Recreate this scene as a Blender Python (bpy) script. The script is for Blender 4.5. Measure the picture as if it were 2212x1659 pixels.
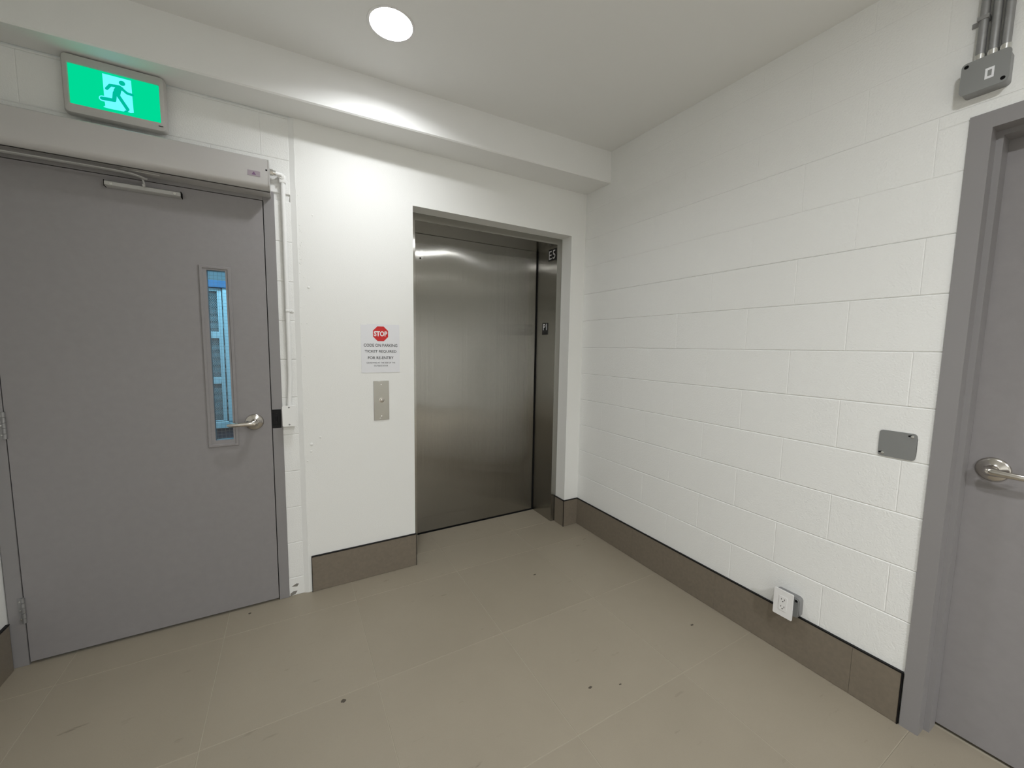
import bpy, bmesh, math, random
from mathutils import Vector, Matrix
random.seed(7)
S = bpy.context.scene
COL = S.collection
for o in list(bpy.data.objects): bpy.data.objects.remove(o)

# ------------------------------------------------------------------ camera
yaw, pitch, roll = 0.5155, -0.0937, 0.0157
cy, sy, cp, sp = math.cos(yaw), math.sin(yaw), math.cos(pitch), math.sin(pitch)
fw = Vector((sy*cp, cy*cp, sp)); r0 = Vector((cy, -sy, 0)); u0 = r0.cross(fw)
rt = math.cos(roll)*r0 + math.sin(roll)*u0
up = -math.sin(roll)*r0 + math.cos(roll)*u0
cam = bpy.data.cameras.new('camera'); camo = bpy.data.objects.new('camera', cam); COL.objects.link(camo)
M = Matrix((rt, up, -fw)).transposed().to_4x4(); M.translation = Vector((-1.9942, -2.4137, 1.4171))
camo.matrix_world = M
cam.sensor_width = 36; cam.sensor_fit = 'HORIZONTAL'; cam.lens = 846.85/2212*36
cam.clip_start = .02
S.camera = camo

# ------------------------------------------------------------------ world, view, light levels
w = bpy.data.worlds.new('world'); S.world = w; w.use_nodes = True
w.node_tree.nodes['Background'].inputs[0].default_value = (.6, .65, .7, 1)
w.node_tree.nodes['Background'].inputs[1].default_value = .02
S.view_settings.view_transform = 'Standard'; S.view_settings.look = 'None'
S.view_settings.gamma = 1; S.view_settings.use_curve_mapping = False
S.view_settings.exposure = 0.3
LAMP_A = 158.0      # ceiling disc in view
LAMP_B = 480.0      # second disc further back in the lobby
FILL_C = 1500.0  # added fill disc at the far end, lifts the ambient level
LAMP_COL = (.965, .99, 1.02)
ROOM2 = 42.0        # lamp of the room behind the glazed door

# ------------------------------------------------------------------ materials
def mat(name, col, rough=.5, metal=0, bump=0, bscale=200, spec=.5, vary=0, vscale=3, coat=0, bdist=.001):
    m = bpy.data.materials.new(name); m.use_nodes = True
    nt = m.node_tree; n = nt.nodes; L = nt.links
    b = n['Principled BSDF']
    b.inputs['Base Color'].default_value = (*col, 1); b.inputs['Roughness'].default_value = rough
    b.inputs['Metallic'].default_value = metal; b.inputs['Specular IOR Level'].default_value = spec
    geo = n.new('ShaderNodeNewGeometry')
    if vary:
        t = n.new('ShaderNodeTexNoise'); t.inputs['Scale'].default_value = vscale; t.inputs['Detail'].default_value = 5
        L.new(geo.outputs['Position'], t.inputs['Vector'])
        r = n.new('ShaderNodeValToRGB'); r.color_ramp.elements[0].position = .3; r.color_ramp.elements[1].position = .7
        r.color_ramp.elements[0].color = (*[c*(1-vary) for c in col], 1)
        r.color_ramp.elements[1].color = (*[min(1, c*(1+vary)) for c in col], 1)
        L.new(t.outputs['Fac'], r.inputs['Fac']); L.new(r.outputs['Color'], b.inputs['Base Color'])
    if bump:
        t2 = n.new('ShaderNodeTexNoise'); t2.inputs['Scale'].default_value = bscale; t2.inputs['Detail'].default_value = 4
        L.new(geo.outputs['Position'], t2.inputs['Vector'])
        bp = n.new('ShaderNodeBump'); bp.inputs['Strength'].default_value = bump; bp.inputs['Distance'].default_value = bdist
        L.new(t2.outputs['Fac'], bp.inputs['Height']); L.new(bp.outputs['Normal'], b.inputs['Normal'])
    return m

def emit(name, col, strength):
    m = bpy.data.materials.new(name); m.use_nodes = True
    nt = m.node_tree; nt.nodes.remove(nt.nodes['Principled BSDF'])
    e = nt.nodes.new('ShaderNodeEmission'); e.inputs[0].default_value = (*col, 1); e.inputs[1].default_value = strength
    nt.links.new(e.outputs[0], nt.nodes['Material Output'].inputs[0])
    return m

WHITE = mat('smooth white wall paint', (.86, .86, .83), .55, bump=.25, bscale=260, spec=.35, bdist=.002)
BLOCKP = mat('white block paint', (.86, .86, .835), .5, bump=.55, bscale=170, spec=.35, bdist=.003)
CEILP = mat('white ceiling paint', (.86, .86, .84), .8, bump=.15, bscale=220, spec=.2)
TRIMP = mat('white gloss paint', (.86, .86, .84), .35, bump=.1, bscale=120)
DOORG = mat('warm grey door enamel', (.270, .256, .257), .42, bump=.12, bscale=420, spec=.4, vary=.03, vscale=30)
FRAMEG = mat('grey frame enamel', (.262, .251, .251), .38, bump=.08, bscale=300, spec=.45)
BASEB = mat('dark taupe base tile', (.19, .16, .122), .38, bump=.06, bscale=300, vary=.07, vscale=60)
BLACK = mat('black edge trim', (.004, .004, .0045), .5, spec=.25)
DARK = mat('dark gap', (.01, .01, .01), .9, spec=.1)
GROUT = mat('light tile grout', (.40, .355, .275), .9, bump=.3, bscale=300)
GALV = mat('grey galvanised steel', (.30, .30, .30), .45, metal=.55, bump=.1, bscale=60, vary=.06, vscale=40)
PLATEG = mat('matt grey steel plate', (.27, .275, .27), .42, metal=.35, bump=.08, bscale=200)
CHROME = mat('satin nickel', (.56, .53, .49), .2, metal=1, bump=.03, bscale=300)
SCREW = mat('bright screw', (.7, .7, .68), .25, metal=1)
ALU = mat('satin aluminium', (.48, .475, .46), .38, metal=.25, spec=.4)
COVER = mat('grey operator cover', (.52, .505, .49), .38, metal=.15, bump=.04, bscale=300)
PLAST = mat('white plastic', (.82, .81, .80), .3)
SIGNBODY = mat('off white sign housing', (.50, .485, .46), .45)
PAPER = mat('white paper', (.80, .80, .82), .55)
REDINK = mat('red ink', (.62, .015, .015), .5)
INK = mat('black ink', (.012, .012, .014), .6)
GREYINK = mat('grey ink', (.06, .06, .065), .6)
LABELM = mat('lilac grey label', (.33, .28, .31), .4)
WHITEINK = mat('white lettering', (.85, .85, .85), .4)
SIGNBLK = mat('black sign plate', (.006, .006, .007), .35)
DIRT = mat('dark scuff', (.075, .062, .045), .8)
CHIP = mat('bare block chip', (.23, .215, .19), .9)
PURPLE = mat('purple print', (.16, .08, .17), .5)
LAMPM = emit('lamp disc a', LAMP_COL, LAMP_A)
LAMPM2 = emit('lamp disc b', LAMP_COL, LAMP_B)
LAMPM3 = emit('fill disc c', LAMP_COL, FILL_C)
GREENE = emit('green sign light', (.0, .57, .25), 1.0)
CYANE = emit('pale sign light', (.12, .73, 1.0), 1.1)
MANE = emit('teal figure light', (.0, .42, .27), 1.0)
CAGE = mat('pale cage steel', (.50, .56, .60), .5)
MESHM = mat('wire mesh', (.20, .23, .25), .5)
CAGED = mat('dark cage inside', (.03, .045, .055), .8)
SLATM = mat('white slats', (.8, .83, .85), .5)
R2WALL = mat('far room wall', (.6, .66, .7), .7)
R2DARK = mat('far room dark plinth', (.015, .022, .05), .7)
R2BEAM = mat('far room blue beam', (.06, .15, .30), .6)

def floor_material():
    m = bpy.data.materials.new('taupe porcelain tile'); m.use_nodes = True
    nt = m.node_tree; n = nt.nodes; L = nt.links; b = n['Principled BSDF']
    geo = n.new('ShaderNodeNewGeometry'); oi = n.new('ShaderNodeObjectInfo')
    def noise(scale, detail, rough=.5, vec=None):
        t = n.new('ShaderNodeTexNoise'); t.inputs['Scale'].default_value = scale; t.inputs['Detail'].default_value = detail
        t.inputs['Roughness'].default_value = rough
        L.new(vec or geo.outputs['Position'], t.inputs['Vector']); return t.outputs['Fac']
    base = n.new('ShaderNodeValToRGB'); e = base.color_ramp.elements
    e[0].position = .25; e[1].position = .75
    e[0].color = (.268, .232, .174, 1); e[1].color = (.328, .286, .218, 1)
    mixn = n.new('ShaderNodeMath'); mixn.operation = 'MULTIPLY_ADD'; mixn.inputs[1].default_value = .45; mixn.inputs[2].default_value = .28
    L.new(noise(2.2, 6, .6), mixn.inputs[0])
    add = n.new('ShaderNodeMath'); add.operation = 'MULTIPLY_ADD'; add.inputs[1].default_value = .12
    L.new(oi.outputs['Random'], add.inputs[0]); L.new(mixn.outputs[0], add.inputs[2])
    sp_ = n.new('ShaderNodeMath'); sp_.operation = 'MULTIPLY_ADD'; sp_.inputs[1].default_value = .35; sp_.inputs[2].default_value = -.17
    L.new(noise(420, 2), sp_.inputs[0])
    add2 = n.new('ShaderNodeMath'); add2.operation = 'ADD'; L.new(add.outputs[0], add2.inputs[0]); L.new(sp_.outputs[0], add2.inputs[1])
    L.new(add2.outputs[0], base.inputs['Fac'])
    # scuffs: stretched noise, thresholded, gathered where people walk
    mp = n.new('ShaderNodeMapping'); mp.inputs['Scale'].default_value = (9, 26, 1); mp.inputs['Rotation'].default_value = (0, 0, -.35)
    L.new(geo.outputs['Position'], mp.inputs['Vector'])
    sc = n.new('ShaderNodeValToRGB'); sc.color_ramp.elements[0].position = .66; sc.color_ramp.elements[1].position = .74
    L.new(noise(1.0, 3, .55, mp.outputs['Vector']), sc.inputs['Fac'])
    ar = n.new('ShaderNodeValToRGB'); ar.color_ramp.elements[0].position = .45; ar.color_ramp.elements[1].position = .62
    L.new(noise(1.7, 2), ar.inputs['Fac'])
    mu = n.new('ShaderNodeMath'); mu.operation = 'MULTIPLY'; L.new(sc.outputs['Color'], mu.inputs[0]); L.new(ar.outputs['Color'], mu.inputs[1])
    mu2 = n.new('ShaderNodeMath'); mu2.operation = 'MULTIPLY'; mu2.inputs[1].default_value = .6; L.new(mu.outputs[0], mu2.inputs[0])
    mx = n.new('ShaderNodeMixRGB'); mx.inputs['Color2'].default_value = (.12, .10, .075, 1)
    L.new(mu2.outputs[0], mx.inputs['Fac']); L.new(base.outputs['Color'], mx.inputs['Color1'])
    L.new(mx.outputs['Color'], b.inputs['Base Color'])
    b.inputs['Roughness'].default_value = .5; b.inputs['Specular IOR Level'].default_value = .5
    bp = n.new('ShaderNodeBump'); bp.inputs['Strength'].default_value = .15; bp.inputs['Distance'].default_value = .001
    L.new(noise(180, 3), bp.inputs['Height']); L.new(bp.outputs['Normal'], b.inputs['Normal'])
    return m
TILE = floor_material()

def steel_material(name, base=(.34, .33, .305), rough=.14, wave=0.0):
    """vertically brushed stainless: sharp up and down, widely smeared sideways"""
    m = bpy.data.materials.new(name); m.use_nodes = True
    nt = m.node_tree; n = nt.nodes; L = nt.links; b = n['Principled BSDF']
    b.inputs['Base Color'].default_value = (*base, 1); b.inputs['Metallic'].default_value = 1
    b.inputs['Roughness'].default_value = rough; b.inputs['Anisotropic'].default_value = 1.0
    tg = n.new('ShaderNodeTangent'); tg.direction_type = 'UV_MAP'; tg.uv_map = 'UVMap'
    L.new(tg.outputs[0], b.inputs['Tangent']); b.inputs['Anisotropic Rotation'].default_value = STEEL_TURN
    geo = n.new('ShaderNodeNewGeometry')
    mg = n.new('ShaderNodeMapping'); mg.inputs['Scale'].default_value = (700, 700, 5); L.new(geo.outputs['Position'], mg.inputs['Vector'])
    tgn = n.new('ShaderNodeTexNoise'); tgn.inputs['Scale'].default_value = 1; tgn.inputs['Detail'].default_value = 1; L.new(mg.outputs['Vector'], tgn.inputs['Vector'])
    r = n.new('ShaderNodeMapRange'); r.inputs['To Min'].default_value = rough-.03; r.inputs['To Max'].default_value = rough+.03
    L.new(tgn.outputs['Fac'], r.inputs['Value']); L.new(r.outputs[0], b.inputs['Roughness'])
    # each vertical hair line tilts the normal a little sideways
    sx = n.new('ShaderNodeSeparateXYZ'); L.new(geo.outputs['Position'], sx.inputs[0])
    def math_(op, a, c):
        q = n.new('ShaderNodeMath'); q.operation = op
        for k, v in enumerate((a, c)):
            if isinstance(v, (int, float)): q.inputs[k].default_value = v
            elif v is not None: L.new(v, q.inputs[k])
        return q.outputs[0]
    groove = math_('FLOOR', math_('MULTIPLY', math_('ADD', sx.outputs['X'], sx.outputs['Y']), 60000.0), None)
    wn = n.new('ShaderNodeTexWhiteNoise'); wn.noise_dimensions = '1D'; L.new(groove, wn.inputs['W'])
    tilt = math_('MULTIPLY', math_('SUBTRACT', wn.outputs['Value'], .5), GROOVE)
    cv = n.new('ShaderNodeCombineXYZ'); L.new(tilt, cv.inputs[0]); L.new(tilt, cv.inputs[1])
    va = n.new('ShaderNodeVectorMath'); va.operation = 'ADD'; L.new(geo.outputs['Normal'], va.inputs[0]); L.new(cv.outputs[0], va.inputs[1])
    vn = n.new('ShaderNodeVectorMath'); vn.operation = 'NORMALIZE'; L.new(va.outputs[0], vn.inputs[0])
    L.new(vn.outputs[0], b.inputs['Normal'])
    if wave:
        mp = n.new('ShaderNodeMapping'); mp.inputs['Scale'].default_value = (2.6, 2.6, 1.7); mp.inputs['Location'].default_value = WAVE_SHIFT
        L.new(geo.outputs['Position'], mp.inputs['Vector'])
        t2 = n.new('ShaderNodeTexNoise'); t2.inputs['Scale'].default_value = 1; t2.inputs['Detail'].default_value = 0
        L.new(mp.outputs['Vector'], t2.inputs['Vector'])
        bp = n.new('ShaderNodeBump'); bp.inputs['Strength'].default_value = 1; bp.inputs['Distance'].default_value = wave; L.new(vn.outputs[0], bp.inputs['Normal'])
        L.new(t2.outputs['Fac'], bp.inputs['Height']); L.new(bp.outputs['Normal'], b.inputs['Normal'])
    return m
GROOVE = .60
STEEL_TURN, WAVE_SHIFT = 0.0, (0, 0, 0)
STEEL = steel_material('brushed stainless panel', wave=.009)
STEELJ = steel_material('brushed stainless jamb', base=(.40, .39, .36), rough=.16)
STEELP = mat('brushed stainless plate', (.40, .39, .36), .32, metal=1, bump=.05, bscale=300)

def glass_material():
    m = bpy.data.materials.new('clear wired glass'); m.use_nodes = True
    b = m.node_tree.nodes['Principled BSDF']
    b.inputs['Base Color'].default_value = (.86, .95, 1, 1); b.inputs['Roughness'].default_value = 0
    b.inputs['Transmission Weight'].default_value = 1; b.inputs['IOR'].default_value = 1.45
    return m
GLASS = glass_material()

# ------------------------------------------------------------------ mesh helpers (world coordinates)
class MB:
    def __init__(s): s.bm = bmesh.new()
    def quad(s, pts):
        return s.bm.faces.new([s.bm.verts.new(p) for p in pts])
    def box(s, a, b, bev=0, seg=1):
        x0, y0, z0 = [min(a[i], b[i]) for i in range(3)]; x1, y1, z1 = [max(a[i], b[i]) for i in range(3)]
        v = [s.bm.verts.new(p) for p in ((x0,y0,z0),(x1,y0,z0),(x1,y1,z0),(x0,y1,z0),(x0,y0,z1),(x1,y0,z1),(x1,y1,z1),(x0,y1,z1))]
        fs = [s.bm.faces.new([v[i] for i in f]) for f in ((0,3,2,1),(4,5,6,7),(0,1,5,4),(1,2,6,5),(2,3,7,6),(3,0,4,7))]
        if bev:
            es = list({e for f in fs for e in f.edges})
            bmesh.ops.bevel(s.bm, geom=es, offset=bev, segments=seg, affect='EDGES', profile=.5)
        return s
    def prism(s, poly, o, ux, uy, ext):
        """polygon in (ux,uy) from origin o, extruded by vector ext"""
        o, ux, uy, ext = map(Vector, (o, ux, uy, ext))
        a = [s.bm.verts.new(o+ux*p[0]+uy*p[1]) for p in poly]
        b = [s.bm.verts.new(o+ux*p[0]+uy*p[1]+ext) for p in poly]
        s.bm.faces.new(a[::-1]); s.bm.faces.new(b)
        k = len(poly)
        for i in range(k): s.bm.faces.new((a[i], a[(i+1) % k], b[(i+1) % k], b[i]))
        return s
    def sweep(s, path, rad, seg=14, ref=(0, 0, 1)):
        """rad: list of r or (ra, rb); closed with caps"""
        path = [Vector(p) for p in path]; rings = []
        for i, p in enumerate(path):
            t = (path[min(i+1, len(path)-1)]-path[max(i-1, 0)]).normalized()
            a = Vector(ref); a = a-t*a.dot(t)
            if a.length < 1e-4: a = Vector((1, 0, 0))-t*t.x
            a.normalize(); b = t.cross(a)
            r = rad[i] if isinstance(rad, (list, tuple)) and not isinstance(rad[0], (int, float)) or isinstance(rad, list) else rad
            ra, rb = r if isinstance(r, (tuple, list)) else (r, r)
            rings.append([s.bm.verts.new(p+a*ra*math.cos(2*math.pi*k/seg)+b*rb*math.sin(2*math.pi*k/seg)) for k in range(seg)])
        for q, w_ in zip(rings, rings[1:]):
            for k in range(seg):
                f = s.bm.faces.new((q[k], q[(k+1) % seg], w_[(k+1) % seg], w_[k])); f.smooth = True
        s.bm.faces.new(rings[0][::-1]); s.bm.faces.new(rings[-1])
        return s
    def lathe(s, c, ax, prof, seg=32):
        """prof: list of (radius, distance along ax) """
        c = Vector(c); ax = Vector(ax).normalized()
        a = Vector((0, 0, 1)) if abs(ax.z) < .9 else Vector((1, 0, 0)); a = (a-ax*a.dot(ax)).normalized(); b = ax.cross(a)
        rings = []
        for r, h in prof:
            if r < 1e-6: rings.append([s.bm.verts.new(c+ax*h)])
            else: rings.append([s.bm.verts.new(c+ax*h+(a*math.cos(2*math.pi*k/seg)+b*math.sin(2*math.pi*k/seg))*r) for k in range(seg)])
        for q, w_ in zip(rings, rings[1:]):
            for k in range(seg):
                k2 = (k+1) % seg
                vs = [q[0] if len(q) == 1 else q[k], w_[0] if len(w_) == 1 else w_[k]]
                if len(w_) > 1: vs.append(w_[k2])
                if len(q) > 1: vs.append(q[k2])
                f = s.bm.faces.new(vs); f.smooth = True
        return s
    def build(s, name, m, parent=None, uv=None):
        off = Vector((0, 0, 0))
        if parent is not None:
            p = parent
            while p is not None: off += p.location; p = p.parent
        bmesh.ops.recalc_face_normals(s.bm, faces=s.bm.faces)
        if uv:
            l = s.bm.loops.layers.uv.new('UVMap')
            for f in s.bm.faces:
                ax = max(range(3), key=lambda i: abs(f.normal[i]))
                for lp in f.loops:
                    c = lp.vert.co
                    lp[l].uv = (c.y, c.z) if ax == 0 else (c.x, c.z) if ax == 1 else (c.y, c.x)
        # keep a parentless object's origin at its base
        if parent is None and s.bm.verts:
            xs = [v.co for v in s.bm.verts]
            off = Vector(((min(c.x for c in xs)+max(c.x for c in xs))/2, (min(c.y for c in xs)+max(c.y for c in xs))/2, min(c.z for c in xs)))
        for v in s.bm.verts: v.co -= off
        me = bpy.data.meshes.new(name); s.bm.to_mesh(me); s.bm.free(); me.materials.append(m)
        me.set_sharp_from_angle(angle=math.radians(38))
        o = bpy.data.objects.new(name, me); COL.objects.link(o)
        if parent is not None: o.parent = parent
        else: o.location = off
        return o

def rrect(w_, h, r, seg=5):
    pts = []
    for cx, cz, a0 in ((w_/2-r, h/2-r, 0), (-w_/2+r, h/2-r, 90), (-w_/2+r, -h/2+r, 180), (w_/2-r, -h/2+r, 270)):
        for k in range(seg+1):
            a = math.radians(a0+90*k/seg); pts.append((cx+r*math.cos(a), cz+r*math.sin(a)))
    return pts

def empty(name, loc, label=None, cat=None, kind=None, group=None):
    o = bpy.data.objects.new(name, None); COL.objects.link(o); o.location = loc; o.empty_display_size = .05
    return tag(o, label, cat, kind, group)
def tag(o, label=None, cat=None, kind=None, group=None):
    for k, v in (('label', label), ('category', cat), ('kind', kind), ('group', group)):
        if v: o[k] = v
    return o

def text(name, body, m, parent, center, ux, uy, width, cap, ext=.0003, bold=0.0, spacing=1.0):
    """flat lettering centred on a point; ux, uy are the reading directions"""
    c = bpy.data.curves.new(name, 'FONT'); c.body = body; c.size = 1; c.resolution_u = 3; c.offset = bold; c.space_character = spacing
    c.fill_mode = 'BOTH'
    t = bpy.data.objects.new(name, c); COL.objects.link(t)
    bpy.context.view_layer.update()
    dg = bpy.context.evaluated_depsgraph_get()
    me = bpy.data.meshes.new_from_object(t.evaluated_get(dg))
    bpy.data.objects.remove(t)
    xs = [v.co.x for v in me.vertices]; ys = [v.co.y for v in me.vertices]
    x0, x1, y0, y1 = min(xs), max(xs), min(ys), max(ys)
    ux, uy, ce = Vector(ux), Vector(uy), Vector(center); n = ux.cross(uy)
    off = Vector((0, 0, 0)); p = parent
    while p is not None: off += p.location; p = p.parent
    for v in me.vertices:
        a = (v.co.x-(x0+x1)/2)/(x1-x0)*width; b = (v.co.y-(y0+y1)/2)/(y1-y0)*cap
        v.co = ce+ux*a+uy*b+n*ext-off
    me.materials.clear(); me.materials.append(m); me.name = name
    o = bpy.data.objects.new(name, me); COL.objects.link(o); o.parent = parent
    return o

# pieces that share one mesh between alike sizes ---------------------------------
_cache = {}
def piece(name, size, m, parent, centre, axis, chamfer=.002, flat_back=True):
    """a slab of size (a, b, t); axis 'y': front faces -y, a along x, b along z; 'x': front faces -x, a along y; 'z': front faces +z, a along x, b along y"""
    key = (name, tuple(round(v, 4) for v in size), axis, m.name, chamfer)
    if key not in _cache:
        a, b, t = size
        # side and top edges are eased separately: (width, depth) at the a ends and at the b ends
        ca, cb, da, db = chamfer if isinstance(chamfer, tuple) else (chamfer,)*4
        def P(p, d):
            return (p[0], -d, p[1]) if axis == 'y' else (-d, p[0], p[1]) if axis == 'x' else (p[0], p[1], d)
        bm = bmesh.new()
        us = (-a/2, -a/2+ca, a/2-ca, a/2); vs_ = (-b/2, -b/2+cb, b/2-cb, b/2)
        Fr = [[bm.verts.new(P((u, v), t-(db if q in (0, 3) else da if p in (0, 3) else 0))) for p, u in enumerate(us)] for q, v in enumerate(vs_)]
        for q in range(3):
            for p in range(3): bm.faces.new((Fr[q][p], Fr[q][p+1], Fr[q+1][p+1], Fr[q+1][p]))
        A = [bm.verts.new(P(p, 0)) for p in ((-a/2, -b/2), (a/2, -b/2), (a/2, b/2), (-a/2, b/2))]
        bm.faces.new(A)
        bm.faces.new([A[0], A[1]]+Fr[0][::-1]); bm.faces.new([A[2], A[3]]+Fr[3])
        bm.faces.new([A[3], A[0]]+[Fr[q][0] for q in range(4)]); bm.faces.new([A[1], A[2]]+[Fr[q][3] for q in (3, 2, 1, 0)])
        bmesh.ops.recalc_face_normals(bm, faces=bm.faces)
        me = bpy.data.meshes.new(name); bm.to_mesh(me); bm.free(); me.materials.append(m); _cache[key] = me
    o = bpy.data.objects.new(name, _cache[key]); COL.objects.link(o)
    o.parent = parent; o.location = Vector(centre)-parent.location
    return o

STR = 'structure'
# ================================================================== FLOOR
XL, XR, YB, YF = -3.08, 0.0, -6.3, 0.0
b = MB(); b.box((XL-.1, YB-.1, -.12), (XR+.25, .30, -.0015)); b.box((-1.33, .29, -.12), (-.1, .44, -.0015))
floor = tag(b.build('floor', GROUT), 'floor of large taupe porcelain tiles with thin light grout lines', 'floor', STR)
xs = [-3.10, -2.885, -2.315, -1.717, -1.117, -.530, .005]
ys = [.385, .118, -.20, -.81, -1.40, -1.985, -2.585, -3.185, -3.785, -4.385, -4.985, -5.585, -6.3]
G = .0027
for i in range(len(xs)-1):
    for j in range(len(ys)-1):
        x0, x1, y1, y0 = xs[i], xs[i+1], ys[j], ys[j+1]
        if j == 0 or j == 1:                      # only the lift recess reaches behind the wall line
            if x1 < -1.33: 
                if j == 0: continue
                y1 = .045
            elif j == 0:
                x0, x1 = max(x0, -1.285), min(x1, -.176)
            else:
                if i in (2,):
                    # the tile in front of the wall end and the strip in the recess
                    y1 = .0
                if i == 5: y1 = .118; x1 = .0
        if i == 5 and y1 < -1.9 and y0 > -3.3: x1 = .112
        piece('tile', (x1-x0-G, y1-y0-G, .0045), TILE, floor, ((x0+x1)/2, (y0+y1)/2, -.0045), 'z', .0008)
for k, (x, y, r) in enumerate([(-1.853, -.839, .010), (-2.222, -.055, .007), (-.942, -1.263, .006), (-.703, -.461, .006), (-.227, -1.225, .006), (-.819, -1.312, .004)]):
    b = MB(); n = 12
    b.prism([(r*(1+.12*math.sin(3*q+k))*math.cos(q*2*math.pi/n)*(1.6 if k > 1 else 1), r*(.8+.2*math.cos(2*q+k))*math.sin(q*2*math.pi/n)) for q in range(n)], (x, y, 0), (1, 0, 0), (0, 1, 0), (0, 0, .0006))
    b.build('gum_spot', DIRT, floor)

# ================================================================== WALLS
# right wall: painted block -------------------------------------------------
BW, BH, J = .4085, .2032, .0065
DY0, DY1, DZ = -1.965, -3.02, 2.19     # rough opening of the right door
b = MB()
b.box((.004, .12, -.01), (.22, DY0, 2.86)); b.box((.004, DY1, -.01), (.22, YB-.1, 2.86)); b.box((.004, DY0, DZ), (.22, DY1, 2.86))
wr = tag(b.build('wall_right', BLOCKP), 'long white painted block wall running from the lift corner to the grey door on the right', 'wall', STR)
for k in range(14):
    z0, z1 = k*BH, (k+1)*BH
    if z0 < .19: continue
    A = -.042 if k % 2 else -.247
    edges = [0.0]+[A-BW*i for i in range(0 if A < -.1 else 1, 12)]
    if A > -.1: edges = [0.0]+[A-BW*i for i in range(1, 12)]
    # how deep the joints show: nearly filled with paint near the ceiling
    dj = .0030 if k < 9 else .0014 if k < 11 else .0006
    t = .0062
    for e0, e1 in zip(edges, edges[1:]):
        lo, hi = e1, e0
        if lo < -4.1: break
        todo = [(lo, hi, z0, z1)]
        if hi > DY1 and lo < DY0:
            todo = []
            if hi > DY0+.02: todo.append((DY0, hi, z0, min(z1, DZ)))
            if lo < DY1-.02: todo.append((lo, DY1, z0, min(z1, DZ)))
            if z0 >= DZ: todo = [(lo, hi, z0, z1)]
            elif z1 > DZ+.02: todo.append((lo, hi, DZ, z1))
        for lo_, hi_, za, zb in todo:
            piece('block', (round(hi_-lo_-.0001, 4), round(zb-za-.0003, 4), t), BLOCKP, wr, (.004, (lo_+hi_)/2, (za+zb)/2), 'x', (.0026, .0036, .0011, dj) if k < 9 else (.0026, .0030, .0006, dj))

# wall with the lift: smooth plaster ---------------------------------------
b = MB()
b.box((-1.942, 0, 0), (-1.327, .116, 2.6)); b.box((-.134, 0, 0), (.004, .116, 2.6)); b.box((-1.327, 0, 2.249), (-.134, .116, 2.6))
wb = tag(b.build('wall_back', WHITE), 'smooth white wall around the lift opening', 'wall', STR)
b = MB()
rr = random.Random(3)
for z in [1.80+.004*i for i in range(0)]+[rr.uniform(.15, 2.2) for _ in range(70)]+[rr.uniform(1.75, 2.05) for _ in range(34)]:
    x = -1.935+abs(rr.gauss(0, .012)); r = rr.uniform(.0015, .0048)
    n0 = len(b.bm.verts)
    b.lathe((x, .0004, z), (0, -1, 0), [(r, 0), (r*.8, r*.25), (r*.35, r*.4), (0, r*.42)], 7)
    b.bm.verts.ensure_lookup_table(); an = rr.uniform(0, 3); ca, sa = math.cos(an), math.sin(an); st = rr.uniform(.35, .7)
    for v in b.bm.verts[n0:]:
        dx, dz = v.co.x-x, (v.co.z-z)*st; v.co.x = x+dx*ca-dz*sa; v.co.z = z+dx*sa+dz*ca
for x, z, r in ((-1.905, .86, .009), (-1.908, .82, .006), (-1.86, .895, .006), (-1.895, 1.72, .007), (-1.865, 2.10, .005)):
    b.lathe((x, .0004, z), (0, -1, 0), [(r, 0), (r*.9, r*.25), (r*.4, r*.45), (0, r*.5)], 9)
dr = b.build('paint_drip', WHITE, wb); dr['kind'] = 'stuff'

# wall with the grey door: painted block ------------------------------------
LX0, LX1, LZ = -3.078, -2.04, 2.186
b = MB()
b.box((XL-.1, .0145, -.01), (LX0, .2, 2.6)); b.box((LX1, .0145, -.01), (-1.9425, .115, 2.6)); b.box((LX0, .0145, LZ), (LX1, .2, 2.6))
wd = tag(b.build('wall_left_block', BLOCKP), 'white painted block wall around the grey door with the narrow window', 'wall', STR)
wd.name = 'wall_left_front'
hb = .2045
for k in range(-1, 13):
    z0, z1 = .105+hb*k, .105+hb*(k+1)
    z0 = max(z0, 0); z1 = min(z1, 2.6)
    if z1 <= LZ+.01:
        piece('block', (.0735, round(z1-z0-.0004, 4), .0085), BLOCKP, wd, ((LX1-1.966)/2, .0145, (z0+z1)/2), 'y', (.001, .0035, .0005, .0024))
        continue
    zz0 = max(z0, LZ) if z0 < LZ else z0
    off = -2.089 if k % 2 else -2.292
    e = [-1.966]+[off-.4064*i for i in range(4)]
    for e0, e1 in zip(e, e[1:]):
        e1 = max(e1, LX0-.05)
        if e0-e1 < .03 or zz1 if False else e0-e1 < .03: continue
        piece('block', (round(e0-e1-.0003, 4), round(z1-zz0-.0004, 4), .0085), BLOCKP, wd, ((e0+e1)/2, .0145, (zz0+z1)/2), 'y', (.0026, .0035, .0013, .0022))
b = MB()
b.prism([(-2.028, .075), (-2.000, .070), (-1.992, .084), (-2.004, .088)], (0, .0055, -.02), (1, 0, 0), (0, 0, 1), (0, -.0008, 0))
b.prism([(-2.036, .005), (-2.010, .012), (-2.0, .028), (-2.020, .03), (-2.035, .02)], (0, .0055, -.004), (1, 0, 0), (0, 0, 1), (0, -.0008, 0))
b.build('paint_chip', CHIP, wd)
# caulked joint between the two walls
b = MB(); n = 60; L_, R_ = [], []
for i in range(n+1):
    z = 2.6*i/n
    L_.append((-1.967+rr.gauss(0, .0006), .0085, z)); R_.append((-1.9405+rr.gauss(0, .0012), -.0025, z))
for i in range(n): b.quad([L_[i], R_[i], R_[i+1], L_[i+1]])
for i in range(n): b.quad([R_[i], (-1.9405, .004, R_[i][2]), (-1.9405, .004, R_[i+1][2]), R_[i+1]])
tag(b.build('trim_1', TRIMP), 'uneven painted caulk strip between block wall and lift wall', 'trim', STR)

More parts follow.
